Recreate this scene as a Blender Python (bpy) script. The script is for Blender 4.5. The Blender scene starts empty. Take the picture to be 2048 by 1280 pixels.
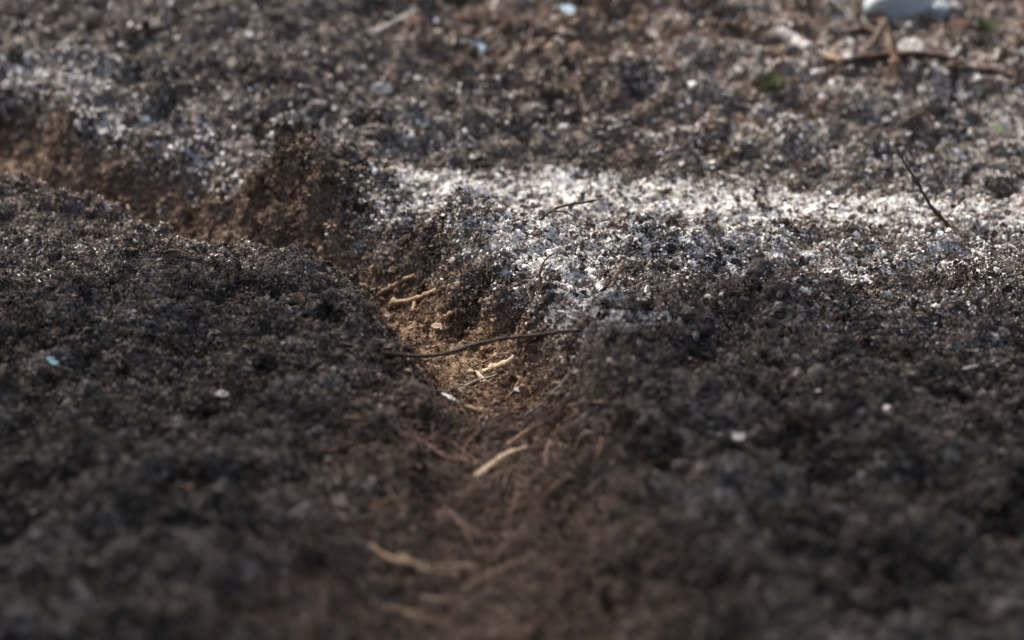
import bpy, math
import numpy as np
from mathutils import Vector, Matrix

R = math.radians
SC = bpy.context.scene
COL = SC.collection

# ---------------------------------------------------------------- camera
CAM_H, PITCH, LENS = 0.70, 18.0, 85.0
cam_d = bpy.data.cameras.new("camera")
cam = bpy.data.objects.new("camera", cam_d)
COL.objects.link(cam)
cam.location = (0, 0, CAM_H)
cam.rotation_euler = (R(90 - PITCH), 0, 0)
cam_d.sensor_width = 36
cam_d.lens = LENS
cam_d.clip_start, cam_d.clip_end = 0.02, 500
cam_d.dof.use_dof = True
cam_d.dof.focus_distance = 2.39
cam_d.dof.aperture_fstop = 3.0
SC.camera = cam

# ---------------------------------------------------------------- light
SUN_ELEV, SUN_AZ = 52.0, -42.0          # azimuth from +Y (away from the camera), negative = left
w = bpy.data.worlds.new("World")
SC.world = w
w.use_nodes = True
nt = w.node_tree
bg = nt.nodes["Background"]
sky = nt.nodes.new("ShaderNodeTexSky")
sky.sky_type = 'NISHITA'
sky.sun_disc = False
sky.air_density = 0.75
sky.dust_density = 9.0
sky.ozone_density = 0.0
sky.sun_elevation = R(SUN_ELEV)
sky.sun_rotation = R(SUN_AZ)
nt.links.new(sky.outputs[0], bg.inputs[0])
bg.inputs[1].default_value = 0.15
sd = bpy.data.lights.new("sun", 'SUN')
sd.energy = 2.4
sd.angle = R(1.5)
sd.color = (1.0, 0.972, 0.93)
sun = bpy.data.objects.new("sun", sd)
COL.objects.link(sun)
sdir = Vector((math.sin(R(SUN_AZ)) * math.cos(R(SUN_ELEV)), math.cos(R(SUN_AZ)) * math.cos(R(SUN_ELEV)), math.sin(R(SUN_ELEV))))
sun.rotation_euler = sdir.to_track_quat('Z', 'Y').to_euler()
vs = SC.view_settings
vs.view_transform = 'Standard'
vs.look = 'None'
vs.exposure = 1.38
vs.gamma = 1.0
vs.use_curve_mapping = False

# ---------------------------------------------------------------- numpy helpers
rng = np.random.default_rng(7)


def sstep(a, b, x):
    t = np.clip((x - a) / (b - a), 0, 1)
    return t * t * (3 - 2 * t)


def _hash(ix, iy, seed):
    h = (ix.astype(np.int64) * 374761393 + iy.astype(np.int64) * 668265263 + seed * 974711) & 0xFFFFFFFF
    h = ((h ^ (h >> 13)) * 1274126177) & 0xFFFFFFFF
    h = (h ^ (h >> 16)) & 0xFFFFFFFF
    return h


def pnoise(x, y, seed=0):
    """2-D gradient noise, about -1..1"""
    x0 = np.floor(x); y0 = np.floor(y)
    fx = x - x0; fy = y - y0
    ux = fx * fx * fx * (fx * (fx * 6 - 15) + 10)
    uy = fy * fy * fy * (fy * (fy * 6 - 15) + 10)

    def g(ix, iy, dx, dy):
        a = _hash(ix, iy, seed).astype(np.float64) * (2 * math.pi / 4294967296.0)
        return np.cos(a) * dx + np.sin(a) * dy
    n00 = g(x0, y0, fx, fy); n10 = g(x0 + 1, y0, fx - 1, fy)
    n01 = g(x0, y0 + 1, fx, fy - 1); n11 = g(x0 + 1, y0 + 1, fx - 1, fy - 1)
    a = n00 + ux * (n10 - n00)
    b = n01 + ux * (n11 - n01)
    return 1.5 * (a + uy * (b - a))


def fbm(x, y, scale, seed, octs=3, gain=0.5):
    s = 0; a = 1.0; f = 1.0 / scale; tot = 0
    for o in range(octs):
        s = s + a * pnoise(x * f + 17.3 * o, y * f - 9.1 * o, seed + o * 31)
        tot += a; a *= gain; f *= 2.03
    return s / tot


# ---------------------------------------------------------------- terrain: a wheel rut winding through loose forest soil
#            x      y     depth  w_left w_right
RUT = np.array([
    (-0.030, 1.00, 0.025, 0.18, 0.18),
    (-0.030, 1.45, 0.030, 0.18, 0.18),
    (-0.022, 1.71, 0.036, 0.15, 0.15),
    (-0.012, 1.95, 0.046, 0.125, 0.100),
    (-0.026, 2.09, 0.062, 0.105, 0.092),
    (-0.055, 2.20, 0.070, 0.095, 0.100),
    (-0.110, 2.31, 0.076, 0.085, 0.105),
    (-0.175, 2.41, 0.078, 0.090, 0.095),
    (-0.265, 2.51, 0.078, 0.10, 0.090),
    (-0.390, 2.62, 0.074, 0.11, 0.095),
    (-0.570, 2.76, 0.072, 0.12, 0.100),
    (-0.800, 2.93, 0.065, 0.14, 0.11),
    (-1.300, 3.20, 0.040, 0.16, 0.14),
    (-3.000, 4.20, 0.020, 0.20, 0.20)])


def _densify(P, n=12):
    out = []
    for i in range(len(P) - 1):
        p0 = P[max(i - 1, 0)]; p1 = P[i]; p2 = P[i + 1]; p3 = P[min(i + 2, len(P) - 1)]
        for k in range(n):
            t = k / n
            out.append(0.5 * ((2 * p1) + (-p0 + p2) * t + (2 * p0 - 5 * p1 + 4 * p2 - p3) * t * t + (-p0 + 3 * p1 - 3 * p2 + p3) * t ** 3))
    out.append(P[-1])
    return np.array(out)


RUTD = _densify(RUT, 4)
_RC = {}


def rut_coords(x, y):
    """normalised distance from the rut's centre line (1 = lip), depth, side (+1 = right / far bank), raw distance"""
    key = (id(x), id(y))
    if key in _RC and _RC[key][0] is x and _RC[key][1] is y:
        return _RC[key][2]
    xo, yo = x, y
    shp = x.shape
    x = x.ravel(); y = y.ravel()
    wx = 0.020 * pnoise(x / 0.13, y / 0.13, 401) + 0.008 * pnoise(x / 0.045, y / 0.045, 402)
    wy = 0.020 * pnoise(x / 0.13, y / 0.13, 403) + 0.008 * pnoise(x / 0.045, y / 0.045, 404)
    x = x + wx; y = y + wy
    best = np.full(x.shape, 1e9); dep = np.zeros_like(x); wid = np.ones_like(x); side = np.ones_like(x)
    for i in range(len(RUTD) - 1):
        a = RUTD[i]; b = RUTD[i + 1]
        dx, dy = b[0] - a[0], b[1] - a[1]
        L2 = dx * dx + dy * dy
        t = np.clip(((x - a[0]) * dx + (y - a[1]) * dy) / L2, 0, 1)
        ex = x - (a[0] + t * dx); ey = y - (a[1] + t * dy)
        d = np.hypot(ex, ey)
        m = d < best
        best[m] = d[m]
        sd_ = np.where(dx * ey - dy * ex < 0, 1.0, -1.0)
        side[m] = sd_[m]
        dep[m] = (a[2] + t * (b[2] - a[2]))[m]
        wl = a[3] + t * (b[3] - a[3]); wr = a[4] + t * (b[4] - a[4])
        wid[m] = np.where(sd_ > 0, wr, wl)[m]
    res = (best / wid).reshape(shp), dep.reshape(shp), side.reshape(shp), best.reshape(shp)
    if xo.size > 20000:
        _RC[key] = (xo, yo, res)
    return res


def seg_dist(x, y, pts):
    best = np.full(x.shape, 1e9)
    for (ax, ay), (bx, by) in zip(pts[:-1], pts[1:]):
        dx, dy = bx - ax, by - ay
        t = np.clip(((x - ax) * dx + (y - ay) * dy) / (dx * dx + dy * dy), 0, 1)
        best = np.minimum(best, np.hypot(x - ax - t * dx, (y - ay - t * dy)))
    return best


STRIP = [(-0.20, 2.70), (0.0, 2.63), (0.2, 2.59), (0.35, 2.55), (0.6, 2.53), (0.9, 2.50)]


# broad mounds: x, y, sx, sy, height
MOUNDS = [
    (-0.46, 2.16, 0.12, 0.10, 0.020), (-0.31, 2.20, 0.09, 0.08, 0.030), (-0.19, 2.17, 0.07, 0.07, 0.022),
    (-0.60, 2.00, 0.20, 0.20, 0.015),
    (0.13, 2.12, 0.06, 0.07, 0.020), (0.215, 2.19, 0.07, 0.07, 0.030), (0.33, 2.12, 0.08, 0.08, 0.022), (0.47, 2.19, 0.09, 0.08, 0.028),
    (0.25, 1.85, 0.16, 0.20, 0.018), (0.62, 2.2, 0.12, 0.1, 0.02),
    (-0.055, 2.45, 0.045, 0.045, 0.026), (0.005, 2.43, 0.05, 0.045, 0.025), (0.075, 2.41, 0.06, 0.045, 0.018),
    (0.165, 2.40, 0.06, 0.045, 0.024), (0.265, 2.41, 0.05, 0.04, 0.018),
    (-0.15, 2.64, 0.06, 0.05, 0.026),
    (-0.62, 3.02, 0.25, 0.10, 0.030), (-0.40, 2.84, 0.15, 0.07, 0.026),
    (0.22, 2.50, 0.03, 0.02, -0.014), (0.245, 2.36, 0.05, 0.03, -0.012), (0.36, 2.34, 0.10, 0.06, -0.012),
]
# steep-sided lumps (broken sods)
SODS = [(-0.250, 2.575, 0.058, 0.052, 0.054), (-0.180, 2.562, 0.060, 0.045, 0.032), (-0.292, 2.605, 0.014, 0.016, 0.038),
        (-0.230, 2.615, 0.026, 0.022, 0.020), (-0.270, 2.545, 0.024, 0.020, 0.022), (-0.215, 2.535, 0.022, 0.018, 0.018),
        (-0.05, 2.60, 0.03, 0.022, 0.018), (-0.09, 2.56, 0.04, 0.03, 0.016), (0.25, 2.30, 0.03, 0.02, 0.012), (0.30, 2.47, 0.04, 0.025, 0.014),
        (0.19, 2.245, 0.035, 0.03, 0.012), (0.395, 2.27, 0.04, 0.03, 0.010)]


def domes(x, y, scale, seed, density):
    """overlapping irregular clods of many sizes, roughly one per cell"""
    u = x / scale + 0.35 * pnoise(x / scale * 1.7, y / scale * 1.7, seed + 7)
    v = y / scale + 0.35 * pnoise(x / scale * 1.7, y / scale * 1.7, seed + 8)
    iu = np.floor(u); iv = np.floor(v)
    h = np.zeros_like(u)
    for du in (-1, 0, 1):
        for dv in (-1, 0, 1):
            cu = iu + du; cv = iv + dv
            a = _hash(cu, cv, seed) / 4294967296.0; b = _hash(cu, cv, seed + 1) / 4294967296.0
            c = _hash(cu, cv, seed + 2) / 4294967296.0; d = _hash(cu, cv, seed + 3) / 4294967296.0
            rr = np.where(d < density, 0.22 + 0.55 * c * c, 0.0)
            cs = np.cos(c * 40.0); sn = np.sin(c * 40.0)
            p_ = (u - cu - a); q_ = (v - cv - b)
            pr = np.abs(p_ * cs + q_ * sn) * (0.8 + 0.5 * b); qr = np.abs(-p_ * sn + q_ * cs) * (0.8 + 0.5 * a)
            e = (pr ** 3 + qr ** 3) ** (2.0 / 3.0)
            top = np.sqrt(np.maximum(rr * rr - e, 0)) * (0.55 + 0.45 * a)
            cap = rr * (0.50 + 0.25 * b) + (p_ * (a - 0.5) + q_ * (c - 0.5)) * 1.1      # a broken, tilted face
            h = np.maximum(h, np.minimum(top, np.maximum(cap, 0)))
    return h * scale


def H0(x, y):
    q, dep, side, dist = rut_coords(x, y)
    # far bank beyond the pale strip
    yb = 2.70 + 0.02 * np.sin(x * 6 + 1) + 0.10 * sstep(0.1, 0.7, x)
    t = y - yb
    z = 0.20 * 0.04 * np.log1p(np.exp(np.clip(t / 0.04, -50, 50)))
    z = np.minimum(z, 0.55 + 0.03 * (y - 4))                  # the bank levels off out of sight
    lip = np.exp(-((q - 1.25) / 0.35) ** 2) * np.where(side > 0, 0.012, 0.010)
    qq = q * (1 + 0.18 * fbm(x, y, 0.05, 5, 2))
    steep = np.where(side > 0, 1.25, 1.0)
    prof = 1 - sstep(0.15, 1.0, np.clip(qq, 0, 2) ** steep)
    far = np.exp(-np.hypot(x, y - 2.2) ** 2 / 18.0)
    z = z + (-dep * prof + lip) * np.clip(far * 1.2, 0, 1)
    for mx, my, sx, sy, a in MOUNDS:
        z = z + a * np.exp(-((x - mx) / sx) ** 2 - ((y - my) / sy) ** 2)
    wob = 1 + 0.6 * fbm(x, y, 0.028, 8, 2)
    for mx, my, sx, sy, a in SODS:
        z = z + a * np.exp(-((((x - mx) / sx) ** 2 + ((y - my) / sy) ** 2) * wob) ** 1.5)
    return z


def H(x, y):
    """soil surface with its lumps (no overhangs)"""
    z = H0(x, y)
    q, dep, side, dist = rut_coords(x, y)
    inrut = np.where(side > 0, 1 - sstep(0.25, 0.6, q), 1 - sstep(0.25, 0.65, q))
    up = sstep(2.62, 2.85, y)
    strip = 1 - sstep(0.02, 0.10, seg_dist(x, y, STRIP))         # the trodden strip along the bank's foot is flatter
    rough = (1 - 0.7 * inrut) * (1 - 0.6 * strip)
    z = z + rough * (0.020 * fbm(x, y, 0.17, 11, 2) + (0.019 + 0.012 * up) * fbm(x * (1 - 0.35 * up), y, 0.065, 21, 2))
    wx = x + 0.006 * pnoise(x * 45, y * 45, 61); wy = y + 0.006 * pnoise(x * 45, y * 45, 62)
    b = np.abs(fbm(wx, wy, 0.036, 41, 2)); b2 = np.abs(fbm(wx, wy, 0.016, 51, 2))
    z = z + rough * ((0.014 + 0.010 * up) * (b - 0.25) + 0.008 * (b2 - 0.25))
    lo = 1 - sstep(2.1, 2.35, y)
    patch = 0.60 + 0.12 * lo + 0.9 * np.clip(fbm(x, y, 0.22, 65, 2) + 0.15, -0.5, 0.6)
    z = z + rough * patch * ((0.45 + 0.35 * up) * domes(x, y, 0.062, 501, 0.45) + (0.65 + 0.2 * up + 0.1 * lo) * domes(x, y, 0.030, 511, 0.6) + (0.75 + 0.2 * lo) * domes(x, y, 0.0145, 521, 0.7)) - rough * 0.010
    return z


# ---------------------------------------------------------------- soil colours, with sun patches and near shade painted in
def pix_ground(u, v, z=0.0):
    a = R(PITCH)
    dx = (u - 1024) / (LENS / 36 * 2048); dv = (v - 640) / (LENS / 36 * 2048)
    d = np.array([dx, math.cos(a) - dv * math.sin(a), -math.sin(a) - dv * math.cos(a)])
    t = (z - CAM_H) / d[2]
    return d[0] * t, d[1] * t


def hit(u, v, dz=0.0):
    """where the sight line through photo pixel (u, v) first meets the soil"""
    a = R(PITCH)
    dx = (u - 1024) / (LENS / 36 * 2048); dv = (v - 640) / (LENS / 36 * 2048)
    d = np.array([dx, math.cos(a) - dv * math.sin(a), -math.sin(a) - dv * math.cos(a)])
    lo_, hi_ = 1.4, 3.9
    for n_ in (180, 60):                              # coarse search, then refine around the first crossing
        t = np.linspace(lo_, hi_, n_)
        g = CAM_H + d[2] * t - (H(d[0] * t, d[1] * t) + dz)
        i = int(np.argmax(g < 0))
        if g[i] >= 0:
            i = n_ - 1
        i = max(i, 1)
        lo_, hi_ = t[i - 1], t[i]
    tt = 0.5 * (lo_ + hi_)
    return Vector((d[0] * tt, d[1] * tt, CAM_H + d[2] * tt))


def at_depth(u, v, y):
    """point on the sight line of a photo pixel at ground distance y (for parts standing above their base)"""
    a = R(PITCH)
    dx = (u - 1024) / (LENS / 36 * 2048); dv = (v - 640) / (LENS / 36 * 2048)
    d = np.array([dx, math.cos(a) - dv * math.sin(a), -math.sin(a) - dv * math.cos(a)])
    t = y / d[1]
    return Vector((d[0] * t, y, CAM_H + d[2] * t))


def ground_path(*pix):
    return [tuple(hit(u, v)[:2]) for u, v in pix]


PALE_SUN = [  # path on the ground, half-width, softness, share of dry litter and painted sun, raggedness
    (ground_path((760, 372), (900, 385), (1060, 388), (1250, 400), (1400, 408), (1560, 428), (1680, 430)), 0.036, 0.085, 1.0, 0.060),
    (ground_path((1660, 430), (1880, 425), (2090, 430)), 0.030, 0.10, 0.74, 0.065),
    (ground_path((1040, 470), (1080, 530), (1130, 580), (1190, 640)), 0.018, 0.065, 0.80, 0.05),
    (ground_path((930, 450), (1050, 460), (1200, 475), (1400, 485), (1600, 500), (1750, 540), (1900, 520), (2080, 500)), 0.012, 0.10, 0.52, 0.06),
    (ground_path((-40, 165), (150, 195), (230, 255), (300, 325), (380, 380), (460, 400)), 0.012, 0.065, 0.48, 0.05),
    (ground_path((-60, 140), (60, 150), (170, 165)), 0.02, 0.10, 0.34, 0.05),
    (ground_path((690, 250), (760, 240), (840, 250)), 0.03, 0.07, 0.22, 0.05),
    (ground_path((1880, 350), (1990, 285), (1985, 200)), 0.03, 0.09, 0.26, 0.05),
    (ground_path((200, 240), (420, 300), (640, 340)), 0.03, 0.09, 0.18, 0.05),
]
RUST = ground_path((1120, 60), (1300, 60), (1450, 90), (1600, 60), (1800, 90), (2000, 60))
RUST2 = ground_path((1150, 250), (1300, 270), (1420, 300))


def pale_sun_mask(x, y):
    """pale dry litter and painted sun along the foot of the bank and on the lip of the rut"""
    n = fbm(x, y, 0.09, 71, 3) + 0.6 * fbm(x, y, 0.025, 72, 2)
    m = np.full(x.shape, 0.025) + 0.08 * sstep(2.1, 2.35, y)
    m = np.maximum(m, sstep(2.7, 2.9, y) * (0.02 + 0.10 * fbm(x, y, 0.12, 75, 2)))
    for pts, w0, sft, a, rag in PALE_SUN:
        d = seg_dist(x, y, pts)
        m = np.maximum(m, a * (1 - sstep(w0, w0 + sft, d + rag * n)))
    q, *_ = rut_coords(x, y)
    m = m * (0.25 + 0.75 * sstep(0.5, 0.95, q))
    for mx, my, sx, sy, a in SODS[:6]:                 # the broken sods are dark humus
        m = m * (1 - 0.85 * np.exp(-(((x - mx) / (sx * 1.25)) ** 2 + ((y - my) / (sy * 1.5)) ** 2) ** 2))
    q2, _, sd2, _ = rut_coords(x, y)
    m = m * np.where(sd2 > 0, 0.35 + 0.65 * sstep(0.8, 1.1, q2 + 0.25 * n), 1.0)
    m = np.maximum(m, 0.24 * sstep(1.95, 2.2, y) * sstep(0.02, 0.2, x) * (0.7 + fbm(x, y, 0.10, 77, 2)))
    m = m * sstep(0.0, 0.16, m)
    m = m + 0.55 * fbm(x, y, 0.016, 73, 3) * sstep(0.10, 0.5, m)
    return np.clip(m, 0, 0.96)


def brown_mask(x, y):
    """ochre mineral soil bared in the rut, rusty needle litter on the bank"""
    q, dep, side, dist = rut_coords(x, y)
    n = fbm(x, y, 0.06, 81, 3)
    m = (1 - sstep(0.40, 0.95, q + 0.25 * n)) * sstep(1.96, 2.08, y) * (1 - 0.45 * sstep(2.35, 2.5, y))
    m = np.maximum(m, 0.35 * (1 - sstep(0.5, 1.2, q + 0.2 * n)))
    r1 = 1 - sstep(0.03, 0.28, seg_dist(x, y, RUST) + 0.10 * n)
    r2 = 0.6 * (1 - sstep(0.02, 0.12, seg_dist(x, y, RUST2) + 0.08 * n))
    m = np.maximum(m, 0.55 * (1 - sstep(0.7, 1.1, q + 0.2 * n)) * (side > 0) * sstep(2.4, 2.5, y))
    for mx, my, sx, sy, a in SODS[:6]:
        m = np.maximum(m, 0.22 * np.exp(-(((x - mx) / (sx * 1.2)) ** 2 + ((y - my) / (sy * 1.4)) ** 2) ** 2))
    return np.clip(np.maximum(m, 0.55 * np.maximum(r1, r2)), 0, 1)


def humus_shade_mask(x, y):  # darkens the near ground to paint in its shade
    """dark soil of the sods and near mounds, with the near shade painted in"""
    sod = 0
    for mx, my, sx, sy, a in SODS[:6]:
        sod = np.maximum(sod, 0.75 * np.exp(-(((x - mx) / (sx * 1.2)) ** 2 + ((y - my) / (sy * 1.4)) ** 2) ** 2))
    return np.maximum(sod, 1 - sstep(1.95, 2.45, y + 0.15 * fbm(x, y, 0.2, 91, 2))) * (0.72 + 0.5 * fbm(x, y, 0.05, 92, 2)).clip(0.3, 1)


# ---------------------------------------------------------------- materials
def new_mat(name):
    m = bpy.data.materials.new(name)
    m.use_nodes = True
    t = m.node_tree
    b = t.nodes["Principled BSDF"]
    b.inputs["Roughness"].default_value = 0.9
    b.inputs["Specular IOR Level"].default_value = 0.25
    return m, t, b


def soil_nodes(t, attr_type, rnd_out=None, coord_scale=1.0):
    """soil colour from three soil masks with painted sun and shade, plus speckle; returns colour socket"""
    N, L = t.nodes, t.links

    def attr(n):
        a = N.new("ShaderNodeAttribute"); a.attribute_type = attr_type; a.attribute_name = n
        return a.outputs["Fac"]

    def mix(f, a, b):
        m = N.new("ShaderNodeMix"); m.data_type = 'RGBA'
        for s, v in ((m.inputs[0], f), (m.inputs[6], a), (m.inputs[7], b)):
            if isinstance(v, (int, float)): s.default_value = v
            elif isinstance(v, tuple): s.default_value = (*v, 1)
            else: L.new(v, s)
        return m.outputs[2]

    def math_(op, a, b, clamp=False):
        m = N.new("ShaderNodeMath"); m.operation = op; m.use_clamp = clamp
        for s, v in zip(m.inputs, (a, b)):
            if isinstance(v, (int, float)): s.default_value = v
            else: L.new(v, s)
        return m.outputs[0]

    if rnd_out is None:
        tc = N.new("ShaderNodeTexCoord")
        vo = N.new("ShaderNodeTexVoronoi"); vo.inputs["Scale"].default_value = 750
        L.new(tc.outputs["Object"], vo.inputs["Vector"])
        sep = N.new("ShaderNodeSeparateColor"); L.new(vo.outputs["Color"], sep.inputs[0])
        nz = N.new("ShaderNodeTexNoise"); nz.inputs["Scale"].default_value = 55; nz.inputs["Detail"].default_value = 3
        L.new(tc.outputs["Object"], nz.inputs["Vector"])
        rnd = math_('ADD', math_('MULTIPLY', sep.outputs[0], 0.5), math_('MULTIPLY', math_('SUBTRACT', nz.outputs["Fac"], 0.25), 1.0), True)
        rnd2 = sep.outputs[1]; rnd3 = sep.outputs[2]
    else:
        ga = N.new("ShaderNodeAttribute"); ga.attribute_type = 'GEOMETRY'; ga.attribute_name = "grain"
        grain = ga.outputs["Fac"]
        rnd = math_('ADD', attr("rnd"), math_('MULTIPLY', math_('SUBTRACT', grain, 0.5), 0.45), True)
        rnd2 = math_('FRACT', math_('ADD', attr("rnd2"), grain), 0.0)
        rnd3 = math_('FRACT', math_('ADD', attr("rnd3"), math_('MULTIPLY', grain, 0.6)), 0.0)
    pale, brown, humus_shade = attr("pale"), attr("brown"), attr("humus_shade")

    def ramp(f, stops):
        r = N.new("ShaderNodeValToRGB")
        e = r.color_ramp.elements
        e[0].position, e[0].color = stops[0][0], (*stops[0][1], 1)
        e[1].position, e[1].color = stops[-1][0], (*stops[-1][1], 1)
        for p, c in stops[1:-1]:
            k = e.new(p); k.color = (*c, 1)
        L.new(f, r.inputs[0])
        return r.outputs[0]

    humus_shade_ramp = ramp(rnd, [(0, (0.007, 0.006, 0.005)), (0.45, (0.037, 0.0335, 0.028)), (0.8, (0.105, 0.095, 0.082)), (1, (0.21, 0.195, 0.175))])  # dark soil, also carrying the painted shade of the near ground
    dry = ramp(rnd, [(0, (0.020, 0.016, 0.0125)), (0.5, (0.098, 0.081, 0.067)), (0.85, (0.185, 0.158, 0.135)), (1, (0.25, 0.222, 0.195))])
    ochre = ramp(rnd, [(0, (0.036, 0.023, 0.014)), (0.5, (0.135, 0.090, 0.058)), (1, (0.33, 0.235, 0.155))])
    ashen_sun = ramp(rnd2, [(0, (0.36, 0.335, 0.295)), (0.3, (0.56, 0.545, 0.51)), (0.7, (0.69, 0.68, 0.655)), (1, (0.76, 0.755, 0.74))])  # near-white litter, also carrying the painted sun along the strip
    c = mix(humus_shade, dry, humus_shade_ramp)
    c = mix(brown, c, ochre)
    # a grain turns pale when its random value is under the litter and painted-sun share
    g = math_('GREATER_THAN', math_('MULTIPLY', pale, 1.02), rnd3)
    c = mix(g, c, ashen_sun)
    return c


def ground_material():
    m, t, b = new_mat("forest_soil")
    b.inputs["Specular IOR Level"].default_value = 0.08; b.inputs["Roughness"].default_value = 1.0
    c = soil_nodes(t, 'GEOMETRY')
    t.links.new(c, b.inputs["Base Color"])
    tc = t.nodes.new("ShaderNodeTexCoord")
    n = t.nodes.new("ShaderNodeTexNoise"); n.inputs["Scale"].default_value = 420; n.inputs["Detail"].default_value = 5
    t.links.new(tc.outputs["Object"], n.inputs["Vector"])
    bp = t.nodes.new("ShaderNodeBump"); bp.inputs["Strength"].default_value = 0.9; bp.inputs["Distance"].default_value = 0.003
    t.links.new(n.outputs["Fac"], bp.inputs["Height"])
    t.links.new(bp.outputs[0], b.inputs["Normal"])
    return m


def crumb_material():
    m, t, b = new_mat("soil_crumb")
    b.inputs["Specular IOR Level"].default_value = 0.06; b.inputs["Roughness"].default_value = 1.0
    c = soil_nodes(t, 'INSTANCER', rnd_out=True)
    t.links.new(c, b.inputs["Base Color"])
    return m


def fibre_material():
    m, t, b = new_mat("dry_fibre")
    a = t.nodes.new("ShaderNodeAttribute"); a.attribute_type = 'INSTANCER'; a.attribute_name = "tone"
    r = t.nodes.new("ShaderNodeValToRGB")
    e = r.color_ramp.elements
    e[0].position, e[0].color = 0, (0.020, 0.013, 0.009, 1)
    e[1].position, e[1].color = 1, (0.46, 0.40, 0.31, 1)
    for p, c in ((0.35, (0.07, 0.042, 0.028)), (0.65, (0.17, 0.105, 0.06)), (0.85, (0.30, 0.21, 0.13))):
        k = e.new(p); k.color = (*c, 1)
    t.links.new(a.outputs["Fac"], r.inputs[0])
    t.links.new(r.outputs[0], b.inputs["Base Color"])
    b.inputs["Roughness"].default_value = 0.7
    return m


def bark_material(name, dark, light, scale=60.0, rough=0.75, stretch=6.0, spec=0.3):
    m, t, b = new_mat(name)
    tc = t.nodes.new("ShaderNodeTexCoord")
    n = t.nodes.new("ShaderNodeTexNoise"); n.inputs["Scale"].default_value = scale; n.inputs["Detail"].default_value = 6
    n.inputs["Roughness"].default_value = 0.7
    r = t.nodes.new("ShaderNodeValToRGB")
    r.color_ramp.elements[0].position = 0.33; r.color_ramp.elements[0].color = (*dark, 1)
    r.color_ramp.elements[1].position = 0.68; r.color_ramp.elements[1].color = (*light, 1)
    t.links.new(tc.outputs["Object"], n.inputs["Vector"])
    t.links.new(n.outputs["Fac"], r.inputs[0])
    t.links.new(r.outputs[0], b.inputs["Base Color"])
    bp = t.nodes.new("ShaderNodeBump"); bp.inputs["Strength"].default_value = 0.6; bp.inputs["Distance"].default_value = 0.001
    t.links.new(n.outputs["Fac"], bp.inputs["Height"])
    t.links.new(bp.outputs[0], b.inputs["Normal"])
    b.inputs["Roughness"].default_value = rough
    b.inputs["Specular IOR Level"].default_value = spec
    return m


M = {
    'ground': ground_material(), 'crumb': crumb_material(), 'fibre': fibre_material(),
    'dark_bark': bark_material("dark_bark", (0.018, 0.011, 0.007), (0.075, 0.045, 0.026), 160),
    'brown_bark': bark_material("brown_bark", (0.05, 0.028, 0.015), (0.20, 0.115, 0.06), 150),
    'tan_wood': bark_material("tan_wood", (0.055, 0.034, 0.020), (0.32, 0.22, 0.13), 260),
    'pale_wood': bark_material("pale_wood", (0.15, 0.10, 0.062), (0.46, 0.35, 0.235), 150),
    'grey_wood': bark_material("grey_wood", (0.09, 0.083, 0.078), (0.30, 0.29, 0.28), 120),
    'red_root': bark_material("red_root", (0.050, 0.027, 0.021), (0.17, 0.098, 0.075), 130),
    'white_stone': bark_material("white_stone", (0.30, 0.29, 0.27), (0.58, 0.57, 0.55), 90, 0.6),
    'bluish_stone': bark_material("bluish_stone", (0.10, 0.12, 0.125), (0.42, 0.48, 0.50), 45, 0.95, spec=0.1),
    'grey_stone': bark_material("grey_stone", (0.16, 0.155, 0.15), (0.36, 0.36, 0.36), 90, 0.6),
    'pink_stone': bark_material("pink_stone", (0.19, 0.15, 0.13), (0.38, 0.31, 0.27), 90, 0.6),
    'blue_leaf': bark_material("blue_grey_leaf", (0.10, 0.135, 0.17), (0.20, 0.255, 0.31), 60, 0.95, spec=0.05),
    'teal_leaf': bark_material("teal_leaf", (0.09, 0.16, 0.165), (0.20, 0.31, 0.315), 60, 0.9, spec=0.1),
    'green_leaf': bark_material("green_leaf", (0.05, 0.09, 0.025), (0.12, 0.20, 0.06), 60, 0.5),
    'moss': bark_material("moss_green", (0.032, 0.044, 0.014), (0.085, 0.105, 0.035), 90, 0.9),
    'clod_dark': bark_material("clod_dark_soil", (0.016, 0.012, 0.009), (0.075, 0.060, 0.050), 180, 0.95, spec=0.15),
    'clod_mid': bark_material("clod_brown_soil", (0.045, 0.034, 0.026), (0.17, 0.145, 0.125), 180, 0.95, spec=0.15),
    'clod_pale': bark_material("clod_grey_soil", (0.07, 0.060, 0.052), (0.24, 0.22, 0.20), 180, 0.95, spec=0.15),
    'clod_rust': bark_material("clod_rusty_soil", (0.055, 0.033, 0.022), (0.22, 0.14, 0.095), 180, 0.95, spec=0.15),
}

# ---------------------------------------------------------------- ground sheet


def growth(start, step, n, ratio):
    out = []; p = start; s = step
    for i in range(n):
        s *= ratio; p += s; out.append(p)
    return np.array(out)


dx = 0.0021
xc = np.arange(-0.80, 0.80 + dx / 2, dx)
gx = growth(0.80, dx, 62, 1.14)
X = np.concatenate([-gx[::-1], xc, gx])
ys = []
yy = 1.28
while yy < 3.45:
    ys.append(yy)
    yy += 0.0030 if yy < 1.9 else (0.0020 if yy < 2.62 else 0.0030)
ys = np.array(ys)
gy = growth(ys[-1], 0.003, 58, 1.15)
gyn = growth(0.0, 0.003, 50, 1.16)
Y = np.concatenate([ys[0] - gyn[::-1], ys, gy])
GX, GY = np.meshgrid(X, Y)
near = np.exp(-(np.maximum(np.abs(GX) - 0.8, 0) ** 2 + np.maximum(np.abs(GY - 2.3) - 1.1, 0) ** 2) / 4.0)
GZ = H(GX, GY)
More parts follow.
